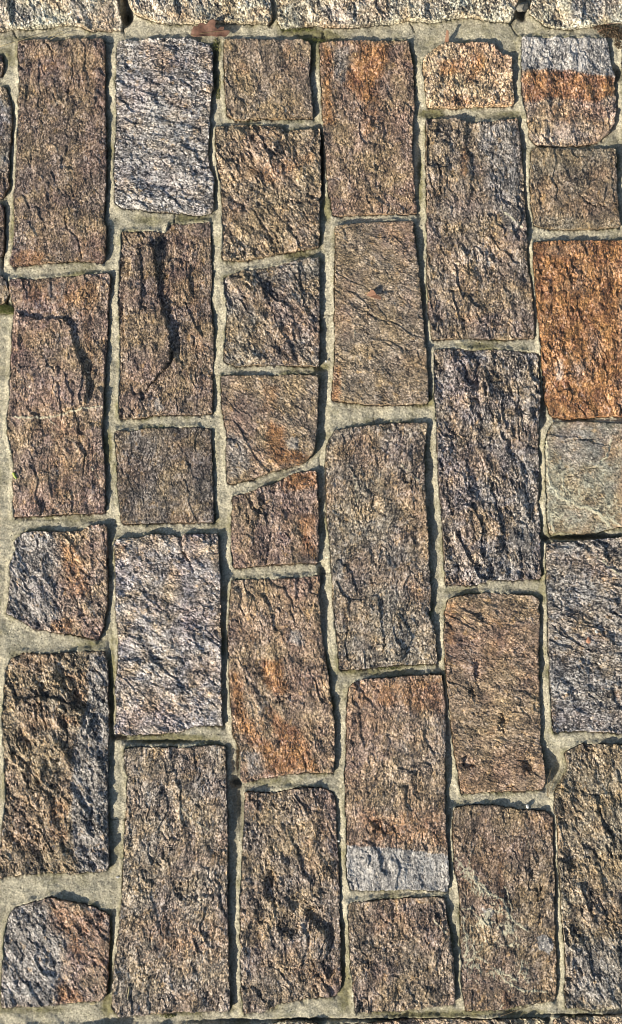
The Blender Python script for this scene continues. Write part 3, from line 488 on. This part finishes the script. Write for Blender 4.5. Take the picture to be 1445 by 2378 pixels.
# ------------------------------------------------------------------ stones
def build_stone(s):
    P = s['P']; g = s['step']; sd = s['seed']
    x0, y0 = P.min(0) - 3 * g; x1, y1 = P.max(0) + 3 * g
    X, Y = np.meshgrid(np.arange(x0, x1, g), np.arange(y0, y1, g))
    wx, wy = warp(X, Y)
    d = sdf_poly(wx, wy, P, .0006)
    gyy, gxx = np.gradient(d, g, g)
    gl = np.sqrt(gxx ** 2 + gyy ** 2) + 1e-6
    ca, sa = math.cos(s['ang']), math.sin(s['ang'])
    rx, ry = X * ca - Y * sa, X * sa + Y * ca                    # grain runs along ry
    ry = ry * .5
    o = sd * 1.37
    r = .74 * s['relief'] ** 2
    qx = rx + .0022 * perlin(X / .012, Y / .012, sd + 40); qy = ry + .0022 * perlin(X / .012, Y / .012, sd + 41)
    z = .0022 * fbm(X / .050 + o, Y / .050, sd, 2) + r * .0034 * fbm(qx / .026 + o, qy / .024, sd + 2, 2)
    # sawtooth flakes: climb slowly towards the lee side, break off sharply
    for wl, am in ((.034, .0030), (.015, .0016)):
        t = (X * SD[0] + Y * SD[1]) / wl + 1.5 * fbm(rx / (wl * .9) + o, ry / (wl * .9), sd + 3, 3, .55)
        f = t - np.floor(t)
        saw = np.where(f < .88, f / .88, (1 - f) / .12)
        mask = sstep(-.05, .42, perlin(rx / (wl * 1.5) + o, ry / (wl * 1.5), sd + 5))
        z = z + r * am * saw * mask
    loc = .55 + .75 * sstep(-.4, .4, perlin(X / .03 + o, Y / .03, sd + 8))       # rough and smoother parts
    z = z + r * .00150 * perlin(qx / .0105 + o, qy / .0095, sd + 9)
    z = z + r * loc * .00065 * perlin(qx / .0052 + o, qy / .0052, sd + 11)
    z = z - r * .0010 * sstep(.32, .60, perlin(X / .0062 + o, Y / .0075, sd + 14)) - r * .0013 * sstep(.38, .62, perlin(X / .013 + o, Y / .016, sd + 15))
    z = z + r * loc * .00050 * perlin(qx / .0025 + o, qy / .0025, sd + 12)
    z = z + r * loc * .00060 * (np.random.RandomState(sd).rand(*X.shape) - .5)
    rust = np.full(X.shape, s['rust']) + 0.0; grey = np.full(X.shape, s['grey']) + 0.0
    vein = np.zeros(X.shape); pale = np.zeros(X.shape); painted_dark = np.zeros(X.shape)
    rust += .30 * fbm(X / .03 + o, Y / .03, sd + 20, 3) * (1 if s['rust'] < .7 else 1.6); grey += .45 * fbm(X / .04 - o, Y / .04, sd + 21, 3)
    vx, vy = warp(X, Y, 2.2); ux, uy = warp(X, Y, 4.5)
    for f in s['feats']:
        k = f[0]
        if k == 'pit':
            x, y = W(f[1], f[2]); q = np.sqrt(((ux - x) / (f[3] * PX)) ** 2 + ((uy - y) / (f[4] * PX)) ** 2)
            z = z - f[5] * .001 * sstep(1.15, .55, q)
        elif k == 'bump':
            x, y = W(f[1], f[2]); q = np.sqrt(((vx - x) / (f[3] * PX)) ** 2 + ((vy - y) / (f[4] * PX)) ** 2)
            z = z + f[5] * .001 * sstep(1.15, .35, q)
        elif k == 'crack':
            q = dist_line(vx, vy, WP(f[1])); z = z - f[3] * .001 * np.exp(-(q / (f[2] * .001)) ** 2)
        elif k == 'vein':
            q = dist_line(vx, vy, WP(f[1])); e = np.exp(-(q / (f[2] * .0011)) ** 2) * (.6 + .4 * sstep(-.3, .2, perlin(X / .009, Y / .009, sd + 53)))
            z = z + .0006 * e; vein = np.maximum(vein, f[3] * e)
        else:
            FP = WP(f[1]); q = sdf_poly(vx, vy, FP)
            if k == 'ramp':                                      # flake with its broken edge on the lee (f[4]=1) or facing side
                pr = (X * SD[0] + Y * SD[1]) * f[4]; fp = (FP @ SD) * f[4]
                rampv = sstep(fp.min(), fp.min() + .4 * (fp.max() - fp.min()), pr)
                z = z + f[2] * .001 * rampv * sstep(0, f[3] * PX, q)
            else:
                m = f[2] * sstep(-f[3] * PX * 1.2, f[3] * PX * 1.2, q)
                if k == 'rust': rust = np.maximum(rust, m); 
                elif k == 'greyp':
                    grey = np.maximum(grey, m)
                    if s['rust'] > .5: rust = rust * (1 - .55 * m)
                elif k == 'pale': pale = np.maximum(pale, m)
                elif k == 'net':
                    a1 = 1 - np.abs(perlin(vx / .013, vy / .016, sd + 50)) * 6; a2 = 1 - np.abs(perlin(vx / .006, vy / .008, sd + 51)) * 4.5
                    e = m * np.maximum(np.clip(a1, 0, 1), .8 * np.clip(a2, 0, 1)) * sstep(-.3, .3, perlin(vx / .02, vy / .02, sd + 52))
                    vein = np.maximum(vein, e); z = z + .0005 * e
                elif k == 'painted_dark': painted_dark = np.maximum(painted_dark, m)
    # worn, chipped arris
    chip = .5 + .9 * sstep(-.1, .5, perlin(X / .014, Y / .014, sd + 30))
    z = z - .0011 * chip * np.exp(-np.clip(d, 0, None) / (.0007 * chip + .0002)) * (.35 + .65 * sstep(-.6, .4, -gxx))
    z = z - z[d > 0].mean() + s['lift'] + .0022 * (((sd * 37) % 10) / 10 - .5)
    z = z + (X - X.mean()) * .012 * math.sin(sd) + (Y - Y.mean()) * .008 * math.cos(sd * 2.1)
    # vertices just outside are drawn onto the outline and dropped: the sides of the block
    o_ = d < 0
    X2 = np.where(o_, X - d * gxx / gl ** 2, X); Y2 = np.where(o_, Y - d * gyy / gl ** 2, Y)
    z = np.where(o_, -.024, z)
    keep = (np.maximum(np.maximum(d[:-1, :-1], d[1:, :-1]), np.maximum(d[:-1, 1:], d[1:, 1:])) > 0)
    c = P.mean(0)
    me = grid_mesh(s['name'], X2, Y2, z, keep, dict(rust=rust, grey=grey, vein=vein, pale=pale, painted_dark=painted_dark), origin=(c[0], c[1], 0), smooth=s['sm'] > 0)
    ob = link(s['name'], me, M_STONE, pavement, (c[0], c[1], 0))
    ob['base_colour'] = [float(v) for v in s['base']]
    ob['value'] = float(s['value']) * .90; ob['contrast'] = float(s['con']); ob['grain_angle'] = float(s['ang'])
    if s['label']: ob['label'] = s['label']
    return ob
for s in S: build_stone(s)

# ------------------------------------------------------------------ open ground round the path
gm = N('bare_earth')
tc = gm.new('TexCoord').outputs['Object']
gcol = gm.mix(gm.rng(gm.noise(tc, 3, 6, .7), .4, .6), (.085, .062, .038), (.06, .075, .025))
gm.put(gm.b.inputs['Base Color'], gcol); gm.b.inputs['Roughness'].default_value = .95
gm.put(gm.b.inputs['Normal'], gm.bump(gm.noise(tc, 60, 6, .7), 1.0, .01))
me = bpy.data.meshes.new('ground')
me.from_pydata([(-150, -150, -.026), (150, -150, -.026), (150, 150, -.026), (-150, 150, -.026)], [], [(0, 1, 2, 3)])
ground = link('ground', me, gm.m); ground['kind'] = 'structure'

# ------------------------------------------------------------------ small things lying on the path
M_LEAF = simple_material('dry_oak_leaf', (.085, .045, .030), (.17, .085, .055), 180, .6, .0004)
M_SCRAP = simple_material('orange_leaf_scrap', (.22, .11, .065), (.32, .18, .11), 300, .6, .0003)
M_STRAW = simple_material('dry_straw', (.36, .29, .15), (.46, .38, .22), 300, .6, .0002)
M_DSTRAW = simple_material('brown_stalk', (.14, .10, .05), (.21, .15, .08), 300, .7, .0002)
M_GREEN = simple_material('green_stem', (.30, .36, .06), (.38, .42, .10), 300, .5, .0001)
M_PEB = simple_material('white_pebble', (.55, .52, .47), (.70, .68, .62), 600, .5, .0003)
M_RED = simple_material('reddish_grit', (.38, .17, .10), (.45, .24, .15), 600, .6, .0003)
M_CHIP = simple_material('grey_stone_chip', (.12, .11, .09), (.22, .20, .16), 300, .6, .0008)
M_SOIL = simple_material('crumbly_soil', (.05, .035, .02), (.11, .075, .045), 400, .95, .001)
M_MOSS = simple_material('cushion_moss', (.07, .085, .02), (.16, .16, .05), 500, .9, .0008)

def sheet(name, outline, mat, bend, loc_px, zbase, ang=0, thick=.00035, res=.0009):
    """thin leaf: an outline (metres, local) filled with a grid, bent by bend(x, y), given thickness"""
    P = np.array(outline)
    X, Y = np.meshgrid(np.arange(P[:, 0].min() - res, P[:, 0].max() + 2 * res, res), np.arange(P[:, 1].min() - res, P[:, 1].max() + 2 * res, res))
    d = sdf_poly(X, Y, P); gyy, gxx = np.gradient(d, res, res); gl = gxx ** 2 + gyy ** 2 + 1e-6
    X2 = np.where(d < 0, X - d * gxx / gl, X); Y2 = np.where(d < 0, Y - d * gyy / gl, Y)
    keep = (np.maximum(np.maximum(d[:-1, :-1], d[1:, :-1]), np.maximum(d[:-1, 1:], d[1:, 1:])) > 0)
    me = grid_mesh(name, X2, Y2, bend(X2, Y2), keep, {}, smooth=True)
    o = link(name, me, mat)
    x, y = W(*loc_px); o.location = (float(x), float(y), zbase); o.rotation_euler = (0, 0, R(ang))
    md = o.modifiers.new('thickness', 'SOLIDIFY'); md.thickness = thick; md.offset = 0
    return o
def tubes(name, lines, mat, taper=.4, sides=6, parent=None, tilt=None):
    """stalks: polylines of (u, v, z_mm) with a radius in mm, joined as one thing"""
    V, F = [], []
    c0 = W(lines[0][0][0][0], lines[0][0][0][1]); cx, cy = float(c0[0]), float(c0[1]); cz = lines[0][0][0][2] * .001
    for pts, rad in lines:
        pp = []
        for i in range(len(pts) - 1):
            for t in np.linspace(0, 1, 5)[:-1]: pp.append([(1 - t) * a + t * b for a, b in zip(pts[i], pts[i + 1])])
        pp.append(pts[-1])
        xy = [W(p[0], p[1]) for p in pp]
        C = [mathutils.Vector((float(a[0]) - cx, float(a[1]) - cy, p[2] * .001 - cz)) for a, p in zip(xy, pp)]
        b = len(V)
        for i, c in enumerate(C):
            tdir = (C[min(i + 1, len(C) - 1)] - C[max(i - 1, 0)]).normalized()
            sx = tdir.cross(mathutils.Vector((0, 0, 1)) if abs(tdir.z) < .9 else mathutils.Vector((1, 0, 0))).normalized(); sy = sx.cross(tdir)
            rr_ = rad * .001 * (1 - (1 - taper) * i / (len(C) - 1))
            for k in range(sides):
                a = 2 * math.pi * k / sides; V.append(tuple(c + rr_ * (math.cos(a) * sx + math.sin(a) * sy)))
        for i in range(len(C) - 1):
            for k in range(sides):
                F.append((b + i * sides + k, b + i * sides + (k + 1) % sides, b + (i + 1) * sides + (k + 1) % sides, b + (i + 1) * sides + k))
        F.append(tuple(b + k for k in range(sides))[::-1]); F.append(tuple(b + (len(C) - 1) * sides + k for k in range(sides)))
    me = bpy.data.meshes.new(name); me.from_pydata(V, [], F)
    me.polygons.foreach_set('use_smooth', [True] * len(me.polygons)); me.update()
    return link(name, me, mat, parent, (cx, cy, cz))
def nugget(name, u, v, z, size, mat, seed, squash=(1, 1, .7), ang=0, sub=3, rough=.25):
    import bmesh
    bm = bmesh.new(); bmesh.ops.create_icosphere(bm, subdivisions=sub, radius=1)
    rs = np.random.RandomState(seed); planes = rs.randn(9, 3); planes /= np.linalg.norm(planes, axis=1)[:, None]; off = .62 + .3 * rs.rand(9)
    for vt in bm.verts:
        p = np.array(vt.co)
        for n_, of in zip(planes, off):
            e = p @ n_
            if e > of: p = p - (e - of) * n_
        p = p * (1 + rough * .2 * rs.randn())
        vt.co = p * np.array(squash) * size * .001
    me = bpy.data.meshes.new(name); bm.to_mesh(me); bm.free()
    x, y = W(u, v)
    o = link(name, me, mat, None, (float(x), float(y), z * .001)); o.rotation_euler = (0, 0, R(ang)); return o

def px_outline(pts, c):
    a = WP(pts); cx, cy = W(*c); return [(float(x - cx), float(y - cy)) for x, y in a]
# curled oak leaf piece in the top joint
lf = px_outline([(443,84),(446,74),(452,66),(458,67),(465,60),(474,59),(480,63),(488,56),(496,53),(503,57),(501,66),(506,71),(514,66),(522,66),(520,73),(527,72),(535,74),(531,81),(523,86),(512,85),(503,87),(490,84),(478,85),(465,88),(452,88)], (488, 80))
leaf = sheet('oak_leaf', lf, M_LEAF, lambda x, y: .0012 + .9 * np.clip(y + .001, 0, None) ** 1.15 * (1 + .25 * np.sin(x * 210)) + .0006 * np.sin(x * 260 + y * 200) + .0015 * np.exp(-((x + .012) / .008) ** 2), (488, 80), .0, thick=.0003, res=.0006)
tag(leaf, 'curled reddish-brown oak leaf piece in the joint below the pale kerb', 'leaf')
rib = tubes('midrib', [([(444,85,2.2),(470,80,3.0),(500,77,4.0),(530,76,4.8)],.45)], M_DSTRAW)
rib.location = (rib.location.x - leaf.location.x, rib.location.y - leaf.location.y, rib.location.z - leaf.location.z); rib.parent = leaf
# orange scrap on the fourth-column stone
sc = px_outline([(850,688),(862,676),(868,678),(874,686),(886,694),(884,701),(872,697),(864,693)], (867, 688))
o = sheet('leaf_scrap', sc, M_SCRAP, lambda x, y: .0035 + .45 * np.abs(y - .2 * x) + .15 * x, (867, 688), .001, res=.0006)
tag(o, 'tiny folded orange-brown leaf scrap lying on a tan stone', 'leaf scrap')
sc = px_outline([(1036,74),(1041,76),(1043,97),(1033,97)], (1038, 97))
o = sheet('bark_sliver', sc, M_SCRAP, lambda x, y: .55 * np.clip(y, 0, None) + .0003, (1038, 97), -.0015, res=.0006)
tag(o, 'small reddish sliver standing in the mortar above the golden-orange stone', 'bark sliver')
# stalks
tag(tubes('dry_stalk', [([(0,108,0),(45,96,1.5),(105,77,1)],.45)], M_STRAW), 'long thin dry straw at the top left corner, crossing the joint', 'straw')
tag(tubes('dry_stalk', [([(112,88,1),(128,80,2.5),(146,74,2),(148,82,1)],.5),([(118,92,1),(135,84,1.5),(150,80,1.5),(180,82,.5)],.5)], M_STRAW), 'forked dry straw above the long brown stone', 'straw')
tag(tubes('dry_stalk', [([(302,2290,3),(296,2325,3)],.9)], M_STRAW), 'short pale straw bit lying on the longest tan stone', 'straw')
tag(tubes('thin_twig', [([(470,193,3),(488,201,3.5),(500,209,1)],.35)], M_DSTRAW), 'thin brown twig at the right edge of the silver-grey stone', 'twig')
tag(tubes('thin_twig', [([(1162,2360,0),(1200,2345,2),(1245,2330,1)],.35),([(1185,2352,.5),(1215,2337,2),(1252,2334,1)],.3)], M_DSTRAW), 'dark thin forked stalk across the bottom joint below the veined stone', 'stalk')
tag(tubes('grass_tuft', [([(1272,1850,-3),(1278,1815,0),(1277,1785,1)],.35),([(1274,1852,-3),(1284,1820,0),(1290,1795,1)],.3),([(1272,1845,-3),(1272,1810,0),(1282,1780,1.5)],.3),([(1275,1850,-3),(1290,1830,1),(1302,1800,2)],.25)], M_DSTRAW), 'dry brown grass blades in the shaded chipped corner between stones', 'grass')
tag(tubes('stem_piece', [([(32,1098,1.5),(35,1106,1.5),(39,1112,1)],1.7)], M_GREEN, taper=.9), 'tiny bright green stem piece at the left edge of a long stone', 'stem')
tag(tubes('pine_needle', [([(1386,76,1),(1400,70,3),(1422,68,2)],.4)], M_SCRAP), 'tan pine needle on the soil at the top right', 'pine needle', )
tag(tubes('pine_needle', [([(1408,60,3),(1425,57,4),(1450,60,3)],.6)], M_LEAF), 'red-brown needle along the kerb at the top right corner', 'pine needle')
# pebbles and chips
tag(nugget('pebble', 1226, 1873, -2.2, 2.6, M_PEB, 3, (.8, 1.1, .9)), 'tiny white pebble on the mortar above the veined stone', 'pebble')
tag(nugget('pebble', 1366, 1487, 1.8, 3.6, M_RED, 4, (.9, 1.1, .6)), 'small reddish pebble on the slate-grey stone', 'pebble')
tag(nugget('pebble', 1384, 1467, 1.8, 2.1, M_PEB, 5, (.7, 1.2, .6), 30), 'tiny white grit beside the reddish pebble', 'pebble')
tag(nugget('pebble', 787, 1954, -2.5, 1.4, M_PEB, 6), 'white speck of grit in the joint right of the pitted stone', 'pebble')
tag(nugget('pebble', 757, 838, -2.8, 1.4, M_PEB, 8), 'white crumb in the shaded joint left of a tan stone', 'pebble')
tag(nugget('pebble', 273, 2038, -2.5, 2.2, M_PEB, 9, (1, .6, .5)), 'pale crumb on the mortar near the lower left crossing joints', 'pebble')
tag(nugget('pebble', 216, 2330, -1.5, 3.2, M_STRAW, 10, (1.3, .6, .5), 10), 'yellowish fragment below the grey and rusty stone', 'pebble')
tag(nugget('stone_chip', 1214, 17, 1.0, 9.5, M_CHIP, 12, (1.05, .72, .7), 22, 3, .1), 'dark wedge of stone jammed between two pale kerb blocks', 'stone chip')

# soil in the top right joint, moss at the left edge: heaps of crumbs nobody could count
def crumbs(name, spots, mat, label, cat, seed, size=(.4, 1.5)):
    rs = np.random.RandomState(seed); V, F = [], []
    for (u, v, ru, rv, n, z) in spots:
        for i in range(n):
            a, q = rs.rand() * 6.283, math.sqrt(rs.rand()); x, y = W(u + ru * q * math.cos(a), v + rv * q * math.sin(a))
            s_ = (size[0] + (size[1] - size[0]) * rs.rand() ** 2) * .001; zz = (z + rs.rand() * 2.4 * (1 - q)) * .001
            b = len(V); m = rs.randn(6, 3) * .25
            for k, dv in enumerate([(1,0,0),(-1,0,0),(0,1,0),(0,-1,0),(0,0,1),(0,0,-1)]):
                V.append((float(x) + s_ * (dv[0] + m[k][0]), float(y) + s_ * (dv[1] + m[k][1]), zz + s_ * (dv[2] + m[k][2])))
            F += [(b+a_, b+b_, b+c_) for a_, b_, c_ in [(0,2,4),(2,1,4),(1,3,4),(3,0,4),(2,0,5),(1,2,5),(3,1,5),(0,3,5)]]
    me = bpy.data.meshes.new(name); me.from_pydata(V, [], F)
    o = link(name, me, mat); tag(o, label, cat, kind='stuff'); return o
crumbs('soil', [(1425,72,32,14,420,-3),(1400,62,20,6,120,-2.5),(1440,95,12,16,160,-3)], M_SOIL, 'dark crumbly soil in the joint at the top right corner', 'soil', 2)
crumbs('moss', [(8,716,22,10,420,-2.5),(22,722,14,7,160,-2),(500,100,7,14,70,-4.5),(506,215,5,14,60,-4.5),(728,90,26,6,140,-4.5),(690,66,50,4,160,-4),(390,2362,18,4,80,-4),(905,1552,26,3,80,-4)], M_MOSS, 'patches of low dark green moss in the mortar joints', 'moss', 3, (.35, .9))
crumbs('grit', [(722,1189,700,1150,420,1.0)], M_PEB, 'loose pale sand grains scattered over the stones', 'grit', 5, (.25, .6))

# repeats of one kind share a group
for kind_name, grp in (('pebble', 'loose pebbles and grit on the path'), ('dry_stalk', 'dry straws on the path'), ('thin_twig', 'thin stalks on the path'), ('pine_needle', 'needles in the top right corner')):
    for o in scene.objects:
        if o.name.split('.')[0] == kind_name: o['group'] = grp
